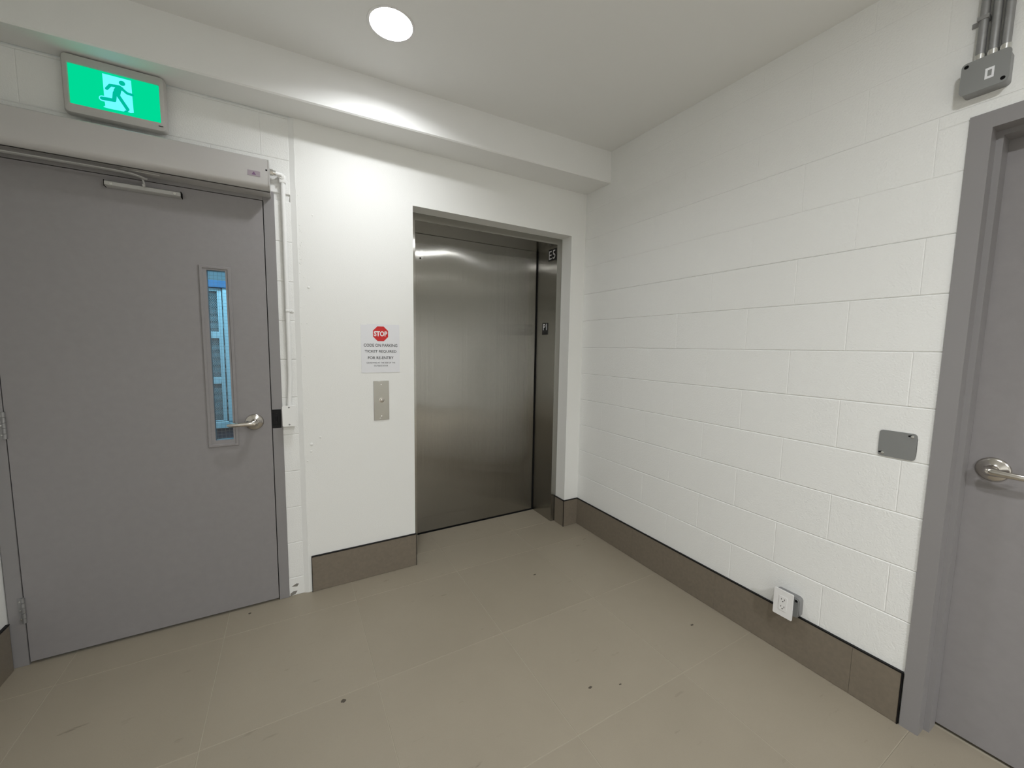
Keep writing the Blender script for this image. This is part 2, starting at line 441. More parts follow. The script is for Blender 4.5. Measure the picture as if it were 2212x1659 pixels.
# left wall and the wall behind the camera ------------------------------------
b = MB(); b.box((XL-.12, .0145, 0), (XL, YB, 2.86))
tag(b.build('wall_left', WHITE), 'white side wall left of the grey door with the narrow window', 'wall', STR)
b = MB(); b.box((XL-.12, YB, 0), (.004, YB-.12, 2.86))
tag(b.build('wall_rear', WHITE), 'white wall behind the viewer', 'wall', STR)
# ceiling (very slightly falling) and bulkhead ------------------------------------
def zc(y): return 2.786+.0225*y
LIGHTS = ((-1.574, -.585), (-1.574, -2.57), (-1.574, -4.55))
b = MB(); es = []
def edge_loop(pts):
    vs = [b.bm.verts.new((x, y, zc(y))) for x, y in pts]
    for i in range(len(vs)): es.append(b.bm.edges.new((vs[i], vs[(i+1) % len(vs)])))
edge_loop([(XL-.12, .12), (.22, .12), (.22, YB-.12), (XL-.12, YB-.12)])
for lx, ly in (LIGHTS[0], LIGHTS[2]): edge_loop([(lx+.089*math.cos(2*math.pi*k/48), ly+.089*math.sin(2*math.pi*k/48)) for k in range(48)])
bmesh.ops.triangle_fill(b.bm, use_beauty=True, edges=es)
tag(b.build('ceiling', CEILP), 'white painted lobby ceiling', 'ceiling', STR)
def sy_(x): return -.178-.038*(x+2.08)
b = MB()
xa, xb = XL-.05, .004
ZS = 2.569
prof = lambda x: [(x, .0, ZS), (x, sy_(x)+.006, ZS), (x, sy_(x), ZS+.006), (x, sy_(x)+.012, 2.80), (x, .0, 2.80)]
pa = [b.bm.verts.new(p) for p in prof(xa)]; pb = [b.bm.verts.new(p) for p in prof(xb)]
for i in range(5): b.bm.faces.new((pa[i], pa[(i+1) % 5], pb[(i+1) % 5], pb[i]))
b.bm.faces.new(pa); b.bm.faces.new(pb[::-1])
tag(b.build('trim_2', CEILP), 'white boxed bulkhead along the top of the lift wall', 'bulkhead', STR)

# ================================================================== BASEBOARDS
def baseboard(name, segs, axis, label, z1=.209, t=.010, fixed=0.0):
    """segs: tile edges along the wall; fixed: wall plane"""
    r = empty(name, ((segs[0]+segs[-1])/2 if axis == 'y' else fixed, fixed if axis == 'y' else (segs[0]+segs[-1])/2, 0), label, 'baseboard', STR)
    for a0, a1 in zip(segs, segs[1:]):
        lo, hi = min(a0, a1), max(a0, a1)
        c = ((lo+hi)/2, fixed, z1/2) if axis == 'y' else (fixed, (lo+hi)/2, z1/2)
        piece('tile', (hi-lo-.0008, z1-.003, t), BASEB, r, c, axis, .0006)
    lo, hi = min(segs[0], segs[-1]), max(segs[0], segs[-1])
    b = MB()
    if axis == 'y': b.box((lo, fixed, z1-.0015), (hi, fixed-t-.0015, z1+.0035))
    else: b.box((fixed, lo, z1-.0015), (fixed-t-.0015, hi, z1+.0035))
    b.build('edge_trim', BLACK, r)
    return r
bb = baseboard('baseboard_back', [-1.923, -1.323], 'y', 'short dark taupe tile skirting between grey door and lift')
b = MB(); b.box((-1.925, .001, 0), (-1.9225, -.011, .2105)); b.build('edge_trim', BLACK, bb)
b = MB(); b.box((-1.3235, .0, 0), (-1.321, -.0115, .2125)); b.box((-1.3235, .0, 0), (-1.3215, .07, .2125)); b.build('edge_trim', BLACK, bb)
bc = baseboard('baseboard_corner', [-.146, -.010], 'y', 'short dark taupe tile skirting in the corner right of the lift')
piece('tile', (.106, .206, .010), BASEB, bc, (-.1345, .057, .1045), 'x', .0006)
b = MB(); b.box((-.1345, .112, .2075), (-.1460, -.010, .2125)); b.build('edge_trim', BLACK, bc)
b = MB(); b.box((-.1475, -.0085, 0), (-.1435, -.0125, .2125)); b.build('edge_trim', BLACK, bc)
br = baseboard('baseboard_right', [0, -.60, -1.20, -1.80, -1.950], 'x', 'long dark taupe tile skirting along the white block wall', t=.012)
b = MB(); b.box((.0, -1.950, 0), (-.0135, -1.9535, .2125)); b.build('edge_trim', BLACK, br)
bl = empty('baseboard_left', (XL, -1.2, 0), 'dark taupe tile skirting at the foot of the left side wall', 'baseboard', STR)
for y0, y1 in ((-.012, -.6), (-.6, -1.2), (-1.2, -1.8), (-1.8, -2.4)):
    b = MB(); b.box((XL, y0-.001, .0), (XL+.010, y1+.001, .206), .0006); b.build('tile', BASEB, bl)
b = MB(); b.box((XL, -.012, .2075), (XL+.0115, -2.4, .2125)); b.build('edge_trim', BLACK, bl)

# ================================================================== DOOR LEFT (grey, narrow window)
d1 = empty('door_1', (-2.558, .02, 0), 'grey metal door with a narrow wired-glass window and a lever handle, under the exit sign', 'door', STR)
b = MB()
b.box((-3.077, -.0, 0), (-3.029, .14, 2.184), .0015); b.box((-2.087, -.0, 0), (-2.0392, .14, 2.184), .0015); b.box((-3.029, 0, 2.135), (-2.087, .14, 2.184), .0015)
b.box((-3.029, .048, 0), (-3.012, .12, 2.135)); b.box((-2.104, .048, 0), (-2.087, .12, 2.135)); b.box((-3.012, .048, 2.118), (-2.104, .12, 2.135))
b.build('door_frame', FRAMEG, d1)
# leaf with a cut-out for the window
wx0, wx1, wz0, wz1 = -2.345, -2.25, .912, 1.772
b = MB(); y0, y1 = .0, .044
b.box((-3.0255, y0, .013), (wx0, y1, 2.1315)); b.box((wx1, y0, .013), (-2.0905, y1, 2.1315))
b.box((wx0, y0, .013), (wx1, y1, wz0)); b.box((wx0, y0, wz1), (wx1, y1, 2.1315))
bmesh.ops.remove_doubles(b.bm, verts=b.bm.verts, dist=1e-5)
b.build('door_leaf', DOORG, d1)
# window moulding
b = MB()
o0 = (-2.362, -2.236, .893, 1.787); i0 = (-2.3325, -2.2585, .926, 1.766); i1 = (-2.3325, -2.2585, .926, 1.766)
def ring(mb, A, ya, B, yb):
    pa = [(A[0], ya, A[2]), (A[1], ya, A[2]), (A[1], ya, A[3]), (A[0], ya, A[3])]
    pb = [(B[0], yb, B[2]), (B[1], yb, B[2]), (B[1], yb, B[3]), (B[0], yb, B[3])]
    for i in range(4): mb.quad([pa[i], pa[(i+1) % 4], pb[(i+1) % 4], pb[i]])
def inset(A, d): return (A[0]+d, A[1]-d, A[2]+d, A[3]-d)
ring(b, o0, .0, o0, -.0045); ring(b, o0, -.0045, inset(o0, .003), -.007); ring(b, inset(o0, .003), -.007, inset(o0, .012), -.007)
ring(b, inset(o0, .012), -.007, inset(o0, .015), -.003); ring(b, inset(o0, .015), -.003, i0, -.002); ring(b, i0, -.002, i1, .04)
bmesh.ops.remove_doubles(b.bm, verts=b.bm.verts, dist=1e-5)
wf = b.build('window_moulding', DOORG, d1)
b = MB(); b.box((-2.3325, .018, .926), (-2.2585, .024, 1.766)); b.build('glass_pane', GLASS, wf)
b = MB()
x = -2.325
while x < -2.26:
    b.box((x, .0165, .926), (x+.0008, .0172, 1.766)); x += .0165
z = .935
while z < 1.765:
    b.box((-2.3325, .0165, z), (-2.2585, .0172, z+.0008)); z += .0165
gw = b.build('wire_grid', MESHM, wf); gw['kind'] = 'stuff'
# hinges
for z in (.255, 1.063, 1.87):
    b = MB()
    for q in range(5):
        z0 = z-.057+q*.0228; b.sweep([(-3.0275, -.005, z0+.0006), (-3.0275, -.005, z0+.0222)], .0062, 12)
    b.box((-3.0445, -.0005, z-.057), (-3.029, -.0022, z+.057))
    h = b.build('hinge', GALV, d1)
    b = MB()
    for q in (-.04, 0.0, .04): b.lathe((-3.038, -.0022, z+q), (0, -1, 0), [(.0035, 0), (.003, .0008), (0, .001)], 10)
    b.build('hinge_screw', SCREW, h)
# electric strike
b = MB(); b.box((-2.0905, -.0008, .967), (-2.0455, .01, 1.067), .0004); b.box((-2.083, -.0028, .985), (-2.062, -.0005, 1.045), .0008)
b.box((-2.073, -.004, 1.004), (-2.063, -.0015, 1.035), .0008)
tag(b.build('electric_strike', BLACK, d1), 'black strike plate')
# lever handle
def lever(parent, c, n, side, L=.112, keyed=False):
    """c on the door face, n out of it, side: direction the lever points"""
    c, n, side = map(Vector, (c, n, side))
    m = MB(); m.lathe(c, n, [(.0415, 0), (.0415, .003), (.039, .0065), (.033, .0095), (.022, .0125), (.0165, .016), (.0145, .03), (.0135, .042)], 40)
    m.lathe(c, n, [(.0135, .042), (.0, .042)], 40)
    r = m.build('lever_handle', CHROME, parent)
    m = MB(); z = Vector((0, 0, 1))
    p = [c+n*.040-side*.0155, c+n*.044-side*.013, c+n*.050-side*.004, c+n*.054+side*.008, c+n*.057+side*.028, c+n*.058+side*.055, c+n*.056+side*.085, c+n*.051+side*(L-.012), c+n*.047+side*L]
    rad = [(.004, .004), (.012, .009), (.0155, .011), (.0145, .0098), (.0118, .0075), (.0105, .0062), (.010, .0055), (.009, .005), (.005, .003)]
    m.sweep(p, rad, 18, (0, 0, 1))
    m.build('lever', CHROME, r)
    m = MB(); m.lathe(c+n*.0585-side*.002, n, [(.0085, 0), (.0085, .003), (.006, .0045), (.0058, .0032), (0, .0032)], 20)
    m.build('lock_button', CHROME, r)
    return r
lever(d1, (-2.1665, 0, 1.008), (0, -1, 0), (-1, 0, -.02))
# slide track for the opener arm
b = MB(); b.prism([(0, 0), (-.024, .002), (-.030, .005), (-.030, .020), (-.024, .024), (0, .024)], (-2.662, 0, 2.0785), (0, 1, 0), (0, 0, 1), (.255, 0, 0))
tr = b.build('slide_track', ALU, d1)
for x in (-2.662-.002, -2.407):
    b = MB(); b.box((x, 0, 2.078), (x+.002, -.0305, 2.1035)); b.build('track_cap', DARK, tr)
for x in (-2.640, -2.428):
    b = MB(); b.lathe((x, -.030, 2.091), (0, -1, 0), [(.0062, 0), (.0055, .001), (.003, .0012), (.0028, .0004), (0, .0004)], 16); b.build('track_screw', SCREW, tr)

# ================================================================== DOOR RIGHT
d2 = empty('door_2', (.06, -2.49, 0), 'grey metal door in a deep grey frame at the right edge, lever handle on its left side', 'door', STR)
FY, FT = -1.957, 2.196
def fprof(mb, y_out, sgn):
    # double rabbet jamb profile (x depth, y towards the opening) swept up
    pr = [(-.008, 0), (-.008, .052), (.0481, .052), (.0481, .050), (.20, .050), (.20, 0)]
    mb.prism([(p[0], y_out-sgn*p[1]) for p in pr], (0, 0, 0), (1, 0, 0), (0, 1, 0), (0, 0, FT-.052))
    mb.box((.048, y_out-sgn*.0495, 0), (.112, y_out-sgn*.068, FT-.068))
b = MB(); fprof(b, FY, 1); fprof(b, -3.025, -1)
pr = [(-.008, FT), (-.008, FT-.052), (.048, FT-.052), (.048, FT-.068), (.112, FT-.068), (.112, FT-.050), (.20, FT-.050), (.20, FT)]
b.prism(pr, (0, FY, 0), (1, 0, 0), (0, 0, 1), (0, -3.025-FY, 0))
b.build('door_frame', FRAMEG, d2)
b = MB(); b.box((.115, FY-.054, .012), (.159, -2.972, 2.143), .001)
b.build('door_leaf', DOORG, d2)
lever(d2, (.115, FY-.054-.072, 1.022), (-1, 0, 0), (0, -1, -.03))

# ================================================================== LIFT ENTRANCE
el = empty('elevator_entrance', (-.73, .25, 0), 'brushed stainless steel lift door and frame set back in the white wall', 'elevator')
b = MB(); N = 14
b.box((-1.30, .392, .012), (-.190, .418, 2.2095))
b.build('sliding_panel', STEEL, el, uv=True)
b = MB()
b.prism([(-.178, .117), (-.178, .386), (-.150, .386), (-.150, .19), (-.1345, .19), (-.1345, .117)], (0, 0, 0), (1, 0, 0), (0, 1, 0), (0, 0, 2.2048)); jr = b.build('jamb', STEELJ, el, uv=True)
b = MB()
b.prism([(-1.281, .117), (-1.281, .386), (-1.31, .386), (-1.31, .19), (-1.3265, .19), (-1.3265, .117)], (0, 0, 0), (1, 0, 0), (0, 1, 0), (0, 0, 2.2048)); b.build('jamb', STEELJ, el, uv=True)
b = MB(); b.prism([(.117, 2.205), (.386, 2.205), (.386, 2.23), (.20, 2.23), (.20, 2.2485), (.117, 2.2485)], (-1.3262, 0, 0), (0, 1, 0), (0, 0, 1), (1.1914, 0, 0)); b.build('header', STEELJ, el, uv=True)
b = MB(); b.box((-1.32, .423, -.001), (-.14, .50, 2.24)); b.box((-1.281, .386, 2.218), (-.178, .425, 2.235)); b.box((-.186, .3875, 0), (-.15, .43, 2.21)); b.box((-1.31, .3875, 0), (-1.303, .43, 2.21))
b.box((-1.30, .389, -.001), (-.185, .421, .006)); b.build('shaft_gap_shade', DARK, el)  # near-black boxes behind the panel paint the shade in its gaps
b = MB(); b.lathe((-1.168, .392, 2.035), (0, -1, 0), [(.006, 0), (.006, .0015), (.004, .002), (.0035, .0008), (0, .0008)], 16); tag(b.build('release_keyhole', DARK, el), 'small dark keyhole')
b = MB(); b.box((-.178, .128, 2.098), (-.1796, .232, 2.186)); e5 = tag(b.build('car_number_plate', SIGNBLK, el), 'black plate reading E5')
text('lettering', 'E5', WHITEINK, e5, (-.1797, .183, 2.142), (0, -1, 0), (0, 0, 1), .086, .066, bold=.006, spacing=1.15)
b = MB(); b.box((-.178, .218, 1.522), (-.1796, .300, 1.616)); p1 = tag(b.build('floor_number_plate', SIGNBLK, el), 'black plate reading P1')
text('lettering', 'P1', WHITEINK, p1, (-.1797, .259, 1.584), (0, -1, 0), (0, 0, 1), .054, .050, bold=.014)
b = MB()
for qx, qz in ((0, 0), (.006, 0), (0, .006), (.006, .012), (.020, 0), (.020, .006), (.026, .012)):
    b.lathe((-.1796, .272-qx, 1.533+qz), (-1, 0, 0), [(.0018, 0), (.0014, .0008), (0, .001)], 8)
b.build('braille_dots', SIGNBLK, p1)['kind'] = 'stuff'

# ================================================================== CEILING LIGHTS
def downlight(x, y, m, label):
    z = zc(y)
    r = empty('ceiling_light', (x, y, z), label, 'light')
    b = MB(); b.lathe((x, y, z), (0, 0, -1), [(.098, .0005), (.0975, .003), (.093, .0045), (.0875, .0035), (.086, -.002), (.083, -.040), (.083, -.06), (0, -.06)], 64); b.build('trim_ring', PLAST, r)
    b = MB(); b.lathe((x, y, z), (0, 0, -1), [(.0828, -.0405), (.07, -.0395), (.04, -.0385), (0, -.038)], 48); b.build('lamp_disc', m, r)
downlight(-1.574, -.585, LAMPM, 'bright round flush ceiling light in front of the lift wall')
def dome_light(x, y, label):
    z = zc(y)
    r = empty('ceiling_light', (x, y, z), label, 'light')
    b = MB(); b.lathe((x, y, z), (0, 0, -1), [(.078, -.003), (.078, .010), (.071, .013), (.057, .013), (.055, .006), (.055, -.003)], 40); b.build('trim_ring', PLAST, r)
    b = MB(); b.lathe((x, y, z), (0, 0, -1), [(.0555, .009), (.055, .0135), (.051, .0145), (.03, .0155), (0, .016)], 40); b.build('lamp_disc', LAMPM2, r)
dome_light(-1.3, -2.57, 'round surface ceiling light with flat opal disc above the viewer, out of the photo')
downlight(-1.574, -4.55, LAMPM3, 'added unseen fill light in the ceiling far behind the viewer')  # unseen lamp added only for bounced fill light

# ================================================================== EXIT SIGN
ex = empty('exit_sign', (-2.595, 0, 2.33), 'lit green running-man exit sign above the grey door with the narrow window', 'exit sign')
cx, cz, W_, H_ = -2.5945, 2.450, .322, .232
b = MB(); b.prism(rrect(W_-.03, H_-.026, .012), (cx, .006, cz+.004), (1, 0, 0), (0, 0, 1), (0, -.05, 0)); b.build('housing', SIGNBODY, ex)
b = MB()
def loopv(pts, y): return [b.bm.verts.new((cx+p[0], y, cz+p[1])) for p in pts]
q0 = loopv(rrect(W_, H_, .016), -.036); q1 = loopv(rrect(W_, H_, .016), -.052); q2 = loopv(rrect(W_-.012, H_-.012, .012), -.062); q3 = loopv(rrect(.284, .158, .004), -.066); q4 = loopv(rrect(.280, .154, .004), -.060)
k = len(q0)
for A_, B_ in ((q0, q1), (q1, q2), (q2, q3), (q3, q4)):
    for i in range(k): b.bm.faces.new((A_[i], A_[(i+1) % k], B_[(i+1) % k], B_[i]))
b.bm.faces.new(q0)
b.build('front_frame', SIGNBODY, ex)
pw, ph = .2795, .1535; px0, pz0 = cx-pw/2, cz-ph/2
b = MB(); b.box((px0, -.0585, pz0), (px0+pw, -.0605, pz0+ph)); lp = tag(b.build('lit_panel', GREENE, ex), 'glowing green panel')
def uvp(p): return (px0+p[0]*pw, pz0+p[1]*ph)
def flat(mb, poly, y):
    c = [uvp(p) for p in poly]; mb.prism(c, (0, y, 0), (1, 0, 0), (0, 0, 1), (0, -.0002, 0))
def strip(mb, pts, wd, y):
    # thick polyline in panel metres with round ends
    P_ = [Vector((uvp(p)[0], 0, uvp(p)[1])) for p in pts]
    for a, c in zip(P_, P_[1:]):
        d = (c-a); ang = math.atan2(d.z, d.x); poly = []
        for kk in range(9): t = ang+math.pi/2+math.pi*kk/8; poly.append((a.x+wd*math.cos(t), a.z+wd*math.sin(t)))
        for kk in range(9): t = ang-math.pi/2+math.pi*kk/8; poly.append((c.x+wd*math.cos(t), c.z+wd*math.sin(t)))
        mb.prism(poly, (0, y, 0), (1, 0, 0), (0, 0, 1), (0, -.0002, 0)); y -= .00004
b = MB(); flat(b, [(.363, .947), (.679, .944), (.686, .112), (.650, .09), (.612, .10), (.56, .085), (.40, .075), (.348, .087), (.372, .135), (.367, .242)], -.0606)
strip(b, [(.345, .300), (.470, .318)], .0108, -.06062)
b.build('doorway_shape', CYANE, lp)
b = MB()
flat(b, [(.576+.036*math.cos(t*math.pi/10), .815+.064*math.sin(t*math.pi/10)) for t in range(20)], -.0611)
strip(b, [(.400, .578), (.441, .690), (.52, .705)], .0052, -.0611)
strip(b, [(.556, .69), (.625, .585), (.683, .572)], .0052, -.0611)
flat(b, [(.485, .735), (.545, .745), (.590, .70), (.560, .60), (.545, .47), (.47, .47), (.478, .60), (.50, .68)], -.0612)
strip(b, [(.488, .52), (.474, .320), (.342, .302)], .0066, -.0611)
strip(b, [(.517, .49), (.618, .165)], .0062, -.0611)
flat(b, [(.566, .062), (.592, .125), (.634, .138), (.612, .083)], -.0611)
b.build('running_figure', MANE, lp)
b = MB(); b.box((-2.462, -.0655, 2.356), (-2.446, -.0668, 2.3585)); b.build('status_slot', DARK, ex)

# ================================================================== DOOR OPERATOR
op = empty('door_operator', (-2.55, 0, 2.15), 'long grey automatic opener box mounted above the grey door', 'door opener')
ox0, ox1, oz0, oz1 = -3.06, -2.0525, 2.152, 2.292
pr = [(.0, oz0), (-.092, oz0)]
for k in range(9):
    a = math.radians(-90-75*k/8); pr.append((-.085+.036*math.cos(a)-.0 if False else -.084+.036*math.cos(a), oz0+.036+.036*math.sin(a)))
pr += [(-.1225, oz0+.058), (-.1225, oz1-.004), (-.1185, oz1), (.0, oz1)]
b = MB(); b.prism([(p[0]*.985, p[1]) for p in pr], (ox0, 0, 0), (0, 1, 0), (0, 0, 1), (ox1-.004-ox0, 0, 0))
for f in b.bm.faces: f.smooth = False
b.build('cover', COVER, op)
b = MB(); b.prism(pr, (ox1-.0035, 0, 0), (0, 1, 0), (0, 0, 1), (.0035, 0, 0)); ec = b.build('end_cap', COVER, op)
b = MB(); b.lathe((-2.064, -.1205, 2.241), (0, -1, 0), [(.0042, 0), (.0042, .0008), (0, .001)], 14); b.build('cover_screw', DARK, op)
b = MB(); b.box((-2.140, -.1200, 2.2045), (-2.0895, -.1213, 2.2285)); lb = tag(b.build('warning_sticker', LABELM, op), 'small lilac-grey sticker')
b = MB(); b.prism([(-.009, -.007), (.009, -.007), (0, .008)], (-2.115, -.1213, 2.2165), (1, 0, 0), (0, 0, 1), (0, -.0004, 0)); b.build('printed_triangle', PURPLE, lb)
b = MB(); b.box((-2.60, -.030, 2.1475), (-2.47, -.062, 2.1525), .002); b.build('spindle_plate', COVER, op)
b = MB()
b.sweep([(-3.0, -.072, 2.1335), (-2.70, -.070, 2.1355), (-2.60, -.068, 2.1355), (-2.56, -.064, 2.134), (-2.535, -.056, 2.130), (-2.518, -.046, 2.127)], [(.0042, .013)]*3+[(.0042, .0125), (.004, .011), (.004, .009)], 14)
arm = b.build('opener_arm', ALU, op)
b = MB(); b.sweep([(-2.531, -.0425, 2.127), (-2.531, -.0425, 2.105), (-2.531, -.0385, 2.098)], .0058, 12); b.build('arm_pin', ALU, arm)
b = MB(); b.lathe((-3.0, -.06, 2.153), (0, 0, -1), [(.018, 0), (.018, .022), (.014, .026), (0, .026)], 20); b.build('arm_hub', ALU, arm)

# conduit from the opener down to the wall box
co = empty('wall_conduit', (-1.998, .006, 1.09), 'thin white painted conduit running down beside the grey door frame', 'conduit')
b = MB()
b.sweep([(-2.045, -.030, 2.268), (-2.022, -.028, 2.267), (-2.006, -.024, 2.266), (-2.000, -.019, 2.262), (-1.9985, -.0125, 2.252), (-1.998, -.010, 2.235), (-1.998, -.0095, 2.2)]+[(-1.998, -.0095, 2.2-.16*i) for i in range(1, 7)]+[(-2.004, -.0095, 1.13), (-2.006, -.011, 1.085)], .0105, 16, (0, 1, 0))
b.build('pipe', TRIMP, co)
b = MB(); b.sweep([(-2.052, -.03, 2.268), (-2.038, -.03, 2.268)], .0145, 6, (0, 1, 0)); b.sweep([(-2.039, -.03, 2.268), (-2.028, -.029, 2.2675)], .0125, 14, (0, 1, 0)); b.build('connector', SCREW, co)
b = MB(); b.lathe((-2.003, -.018, 2.262), (0, -1, 0), [(.016, -.014), (.016, .004), (.012, .008), (0, .009)], 14); b.box((-2.014, -.022, 2.232), (-1.984, .006, 2.268), .004, 2); b.build('elbow_fitting', TRIMP, co)
b = MB()
b.sweep([(-2.010, .004, 1.590), (-2.0095, -.012, 1.590), (-2.005, -.0205, 1.590), (-1.998, -.0225, 1.590), (-1.991, -.0205, 1.590), (-1.9865, -.012, 1.590), (-1.985, .003, 1.590)], [(.0065, .0013)]*7, 8)
b.box((-1.986, .0065, 1.583), (-1.970, .002, 1.597), .001); b.lathe((-1.9775, .002, 1.590), (0, -1, 0), [(.004, 0), (.003, .002), (0, .0025)], 10)
b.build('strap', TRIMP, co)
jb = empty('switch_box', (-2.007, .006, .975), 'small white wall box with blank cover beside the black strike plate', 'electrical box')
b = MB(); b.prism(rrect(.058, .105, .006), (-2.008, .0075, 1.032), (1, 0, 0), (0, 0, 1), (0, -.034, 0)); b.build('box_body', TRIMP, jb)
b = MB(); b.prism(rrect(.064, .112, .007), (-2.008, -.0265, 1.032), (1, 0, 0), (0, 0, 1), (0, -.004, 0)); b.build('blank_cover', TRIMP, jb)
for z in (1.078, .986):
    b = MB(); b.lathe((-2.008, -.0305, z), (0, -1, 0), [(.0045, 0), (.0038, .0012), (0, .0014)], 12); b.build('cover_screw', GALV, jb)

# ================================================================== PAPER NOTICE
ps = empty('paper_notice', (-1.524, 0, 1.254), 'white paper notice with red STOP octagon beside the lift', 'sign')
b = MB(); b.box((-1.6345, -.0005, 1.2545), (-1.4145, -.0016, 1.5385)); b.build('sheet', PAPER, ps)
yP = -.0017
def octa(r): return [(r*math.cos(math.radians(22.5+45*i)), r*math.sin(math.radians(22.5+45*i))) for i in range(8)]
b = MB(); b.prism(octa(.0465), (-1.524, yP, 1.4835), (1, 0, 0), (0, 0, 1), (0, -.0002, 0)); oc = b.build('stop_octagon', REDINK, ps)
text('lettering', 'STOP', WHITEINK, oc, (-1.524, yP-.0003, 1.4835), (1, 0, 0), (0, 0, 1), .076, .0305, bold=.035)
for s_, z, wd, ch, m_ in (('CODE ON PARKING', 1.4155, .192, .0172, INK), ('TICKET REQUIRED', 1.379, .181, .0172, INK), ('FOR RE-ENTRY', 1.342, .146, .0172, INK),
                       ('USE KEYPAD AT THE SIDE OF THE', 1.3130, .164, .0085, GREYINK), ('OUTSIDE DOOR', 1.2950, .080, .0085, GREYINK)):
    text('printed_line', s_, m_, ps, (-1.524, yP, z), (1, 0, 0), (0, 0, 1), wd, ch, bold=.008)
b = MB(); b.box((-1.634, -.0016, 1.5325), (-1.600, -.0019, 1.541)); b.build('tape', TRIMP, ps)
b = MB(); b.box((-1.416, -.0004, 1.2745), (-1.392, -.0007, 1.2805)); b.build('tape', TRIMP, ps)

# ================================================================== CALL BUTTON
cb = empty('call_button_panel', (-1.525, 0, .968), 'narrow stainless steel lift call button plate below the paper notice', 'call button')
b = MB(); b.box((-1.5695, .0, .9685), (-1.4805, -.0035, 1.2045), .0012); b.build('face_plate', STEELP, cb)
b = MB(); b.lathe((-1.5245, -.0035, 1.089), (0, -1, 0), [(.0155, 0), (.0155, .0025), (.0125, .003), (.012, .0012), (.0105, .0012), (.0105, .006), (.0085, .0075), (0, .008)], 28); b.build('push_button', CHROME, cb)
for z in (1.182, .992):
    b = MB(); b.lathe((-1.526, -.0035, z), (0, -1, 0), [(.005, 0), (.0042, .0014), (0, .0018)], 14); b.build('plate_screw', SCREW, cb)
b = MB(); b.box((-1.541, -.003, .980), (-1.527, -.0075, .9825), .0008); b.build('tamper_tab', SCREW, cb)

# ================================================================== RIGHT WALL FITTINGS
jx = empty('junction_box', (-.025, -1.985, 2.26), 'grey steel junction box with blank cover above the right door frame', 'electrical box')
b = MB(); b.prism(rrect(.098, .094, .010), (.0, -1.986, 2.3055), (0, 1, 0), (0, 0, 1), (-.046, 0, 0)); b.build('box_body', GALV, jx)
b = MB(); b.prism(rrect(.104, .098, .012), (-.046, -1.986, 2.3065), (0, 1, 0), (0, 0, 1), (-.005, 0, 0)); b.build('blank_cover', PLATEG, jx)
for y, z in ((-1.945, 2.344), (-2.026, 2.269)):
    b = MB(); b.lathe((-.051, y, z), (-1, 0, 0), [(.0055, 0), (.005, .0016), (.0035, .0018), (.0034, .0006), (0, .0006)], 14); b.box((-.0512, y-.0012, z-.004), (-.0526, y+.0012, z+.004)); b.build('cover_screw', DARK, jx)
b = MB(); b.box((-.051, -1.9875, 2.2835), (-.0514, -2.0065, 2.3155)); st = tag(b.build('sticker', PAPER, jx), 'small white sticker with grey centre')
b = MB(); b.box((-.0514, -1.9930, 2.2905), (-.0517, -2.0015, 2.3085)); b.build('sticker_print', PLATEG, st)
for k, (y, lab) in enumerate(((-1.9655, 'leftmost of three grey conduits above the junction box'), (-1.9925, 'middle one of three grey conduits above the junction box'), (-2.0185, 'rightmost of three grey conduits above the junction box'))):
    c_ = empty('steel_conduit', (-.02, y, 2.352), lab, 'conduit', group='conduits above the junction box')
    b = MB(); b.sweep([(-.021, y, 2.366), (-.021, y, 2.45), (-.021, y, zc(y))], .0108, 18, (0, 1, 0)); b.build('pipe', GALV, c_)
    b = MB(); b.sweep([(-.021, y, 2.3525), (-.021, y, 2.361)], .0135, 6, (0, 1, 0)); b.sweep([(-.021, y, 2.361), (-.021, y, 2.379)], .0124, 16, (0, 1, 0)); b.build('connector', SCREW, c_)
    if k == 0:
        b = MB(); b.box((.0, y+.013, 2.481), (-.004, y+.030, 2.497), .001); b.box((.0, y-.0125, 2.483), (-.0335, y+.0135, 2.495), .001)
        b.build('strap', GALV, c_)
cpl = empty('blank_cover_plate', (-.004, -1.8655, 1.02), 'grey square blank plate with two screws on the white block wall', 'cover plate')
b = MB(); b.prism(rrect(.106, .101, .011), (-.0025, -1.8655, 1.0715), (0, 1, 0), (0, 0, 1), (-.0035, 0, 0)); b.build('plate', PLATEG, cpl)
b = MB(); b.prism(rrect(.104, .084, .010), (.0, -1.8675, 1.072), (0, 1, 0), (0, 0, 1), (-.0022, 0, 0)); b.build('box_rim', DARK, cpl)
for y, z, sgn in ((-1.9055, 1.110, 1), (-1.8265, 1.033, 1)):
    b = MB(); b.lathe((-.006, y, z), (-1, 0, 0), [(.0056, 0), (.005, .0018), (0, .0024)], 14); b.build('plate_screw', SCREW, cpl)
    b = MB(); b.prism(rrect(.012, .0055, .0025), (-.006, y+.006, z+.0025), (0, 1, -.3), (0, .3, 1), (-.0003, 0, 0)); b.build('keyhole_slot', DARK, cpl)

ou = empty('power_outlet', (-.035, -1.56, .205), 'white double power outlet on a grey surface box just above the skirting', 'outlet')
b = MB(); b.prism(rrect(.106, .092, .016), (.0, -1.558, .2605), (0, 1, 0), (0, 0, 1), (-.034, 0, 0)); b.build('surface_box', GALV, ou)
b = MB(); b.prism(rrect(.100, .086, .016), (-.034, -1.558, .2605), (0, 1, 0), (0, 0, 1), (-.006, 0, 0)); b.prism(rrect(.060, .100, .004), (-.038, -1.558, .268), (0, 1, 0), (0, 0, 1), (-.027, 0, 0)); b.build('raised_ring', PLATEG, ou)
b = MB(); b.lathe((-.0405, -1.600, .296), (-1, 0, 0), [(.0055, 0), (.005, .003), (0, .004)], 12); b.build('box_screw', DARK, ou)
b = MB(); b.prism(rrect(.079, .123, .004), (-.0645, -1.5595, .2695), (0, 1, 0), (0, 0, 1), (-.0052, 0, 0)); fp = b.build('face_plate', PLAST, ou)
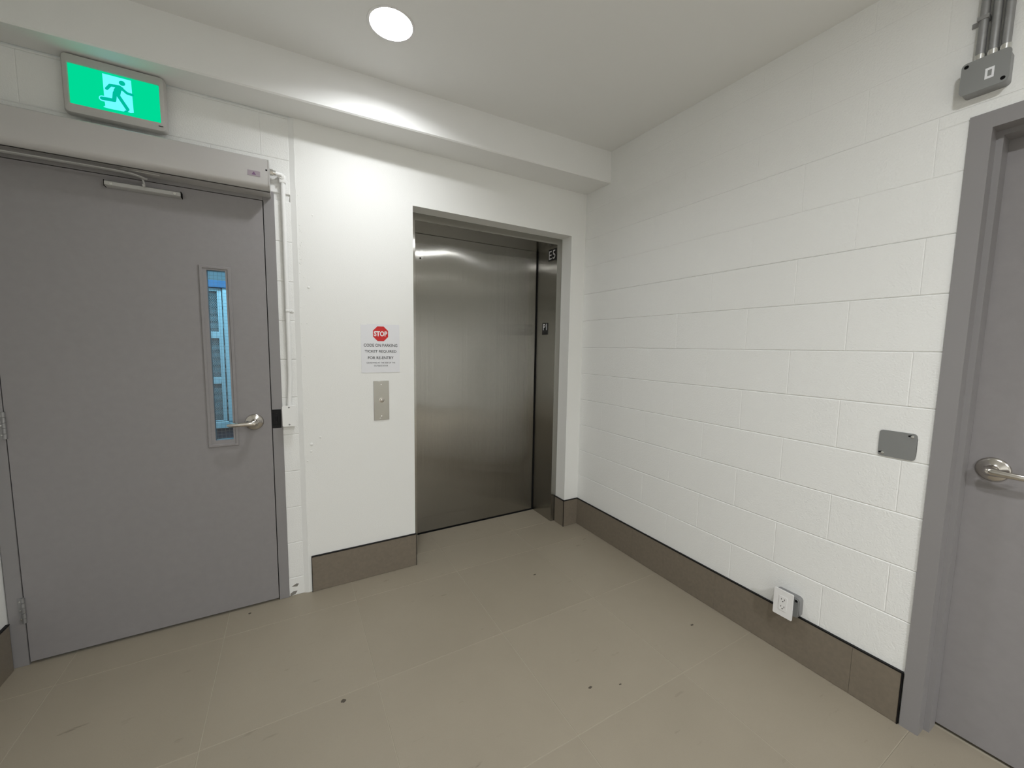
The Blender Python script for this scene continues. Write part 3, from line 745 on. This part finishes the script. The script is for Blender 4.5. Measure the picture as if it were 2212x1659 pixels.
b = MB(); b.prism(rrect(.0335, .068, .002), (-.0697, -1.5595, .2695), (0, 1, 0), (0, 0, 1), (-.0018, 0, 0)); rc = b.build('receptacle', PLAST, fp)
b = MB()
for zc_ in (.2865, .2525):
    for yy, hh in ((-.0064, .008), (.0064, .0066)): b.box((-.0715, -1.5595+yy-.0011, zc_+.0012-hh/2+.002), (-.0718, -1.5595+yy+.0011, zc_+.0012+hh/2+.002))
    b.prism([(.0026*math.cos(t*math.pi/6), .0026*math.sin(t*math.pi/6)) for t in range(12)], (-.0715, -1.5595, zc_-.0065), (0, 1, 0), (0, 0, 1), (-.0003, 0, 0))
b.build('socket_holes', DARK, fp)

# ================================================================== ROOM BEHIND THE GLAZED DOOR
b = MB(); b.box((-3.9, .2, -.02), (-1.34, 3.2, -.002)); tag(b.build('floor_far_room', R2DARK), 'dark floor of the storage room behind the glazed door', 'floor', STR).name = 'floor_storage'
b = MB(); b.box((-3.9, 3.2, 0), (-1.34, 3.3, 2.9)); tag(b.build('wall_storage_rear', R2WALL), 'pale blue-lit wall of the storage room seen through the door window', 'wall', STR)
b = MB(); b.box((-4.0, .2, 0), (-3.9, 3.3, 2.9)); tag(b.build('wall_storage_left', R2WALL), 'left wall of the storage room behind the glazed door', 'wall', STR)
b = MB(); b.box((-1.34, .6, 0), (-1.30, 3.3, 2.9)); tag(b.build('wall_storage_right', R2WALL), 'right wall of the storage room behind the glazed door', 'wall', STR)
b = MB(); b.box((-4.0, .2, 2.9), (-1.30, 3.3, 2.95)); tag(b.build('ceiling_storage', R2WALL), 'ceiling of the storage room behind the glazed door', 'ceiling', STR)
cg = empty('storage_cage', (-2.6, 1.6, 0), 'pale blue steel cage with wire mesh panels seen through the door window', 'storage cage')
CYF = 1.5
b = MB(); b.box((-3.4, CYF, .0), (-1.9, CYF+.5, .715)); b.build('plinth', R2DARK, cg)
b = MB(); b.box((-3.4, CYF-.02, 1.852), (-1.9, CYF+.5, 1.905)); b.build('top_beam', R2BEAM, cg)
b = MB(); b.box((-3.4, CYF-.01, .720), (-1.9, CYF+.03, .775), .003); b.build('bottom_rail', CAGE, cg)
b = MB(); b.box((-2.448, CYF-.012, .775), (-2.30, CYF+.03, 1.85), .002); b.build('post', CAGE, cg)
rows = ((.786, 1.085), (1.138, 1.450), (1.503, 1.820))
X0, X1 = -2.95, -2.483
b = MB(); b.box((X1, CYF-.005, .778), (-2.456, CYF+.02, 1.845), .002); b.box((X0-.05, CYF-.005, .778), (X0, CYF+.02, 1.845), .002)
for z0, z1 in ((.778, rows[0][0]), (rows[0][1], rows[1][0]), (rows[1][1], rows[2][0]), (rows[2][1], 1.845)): b.box((X0, CYF-.005, z0), (X1, CYF+.02, z1), .002)
b.build('gate_frame', CAGE, cg)
for z0, z1 in rows:
    b = MB(); s_ = .02; hgt = z1-z0
    x = X0-hgt
    while x < X1:
        for sg in (1, -1):
            pa_, pb_ = (x, z0 if sg > 0 else z1), (x+hgt*.6, z1 if sg > 0 else z0)
            t0 = max(0, (X0-pa_[0])/(pb_[0]-pa_[0])); t1 = min(1, (X1-pa_[0])/(pb_[0]-pa_[0]))
            if t1 > t0:
                A_ = (pa_[0]+(pb_[0]-pa_[0])*t0, pa_[1]+(pb_[1]-pa_[1])*t0); B_ = (pa_[0]+(pb_[0]-pa_[0])*t1, pa_[1]+(pb_[1]-pa_[1])*t1)
                b.sweep([(A_[0], CYF+.006, A_[1]), (B_[0], CYF+.006, B_[1])], .0021, 4)
        x += s_*.62
    mm = b.build('wire_mesh', MESHM, cg); mm['kind'] = 'stuff'
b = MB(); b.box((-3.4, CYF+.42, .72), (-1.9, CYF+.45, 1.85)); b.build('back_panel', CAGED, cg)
for z0, z1 in rows:
    n = 4
    for q in range(n):
        z = z0+.035+(hgt*.72 if z1 > 1.6 else hgt*.78)*q/n
        b = MB(); b.prism([(0, 0), (.05, .0), (.05, .006), (.006, .035), (0, .035)], (-2.62, CYF+.10, z), (0, 1, 0), (0, 0, 1), (.16, 0, 0)); b.build('shelf_tray', SLATM, cg)
ld = bpy.data.lights.new('storage_lamp', 'AREA'); ld.shape = 'RECTANGLE'; ld.size = 1.2; ld.size_y = .3; ld.energy = ROOM2; ld.color = (.36, .78, .96)
lo_ = bpy.data.objects.new('storage_lamp', ld); COL.objects.link(lo_); lo_.location = (-2.5, .95, 2.85)
lo_['label'] = 'cool lamp of the storage room behind the glazed door'; lo_['category'] = 'light'

bpy.context.view_layer.update()
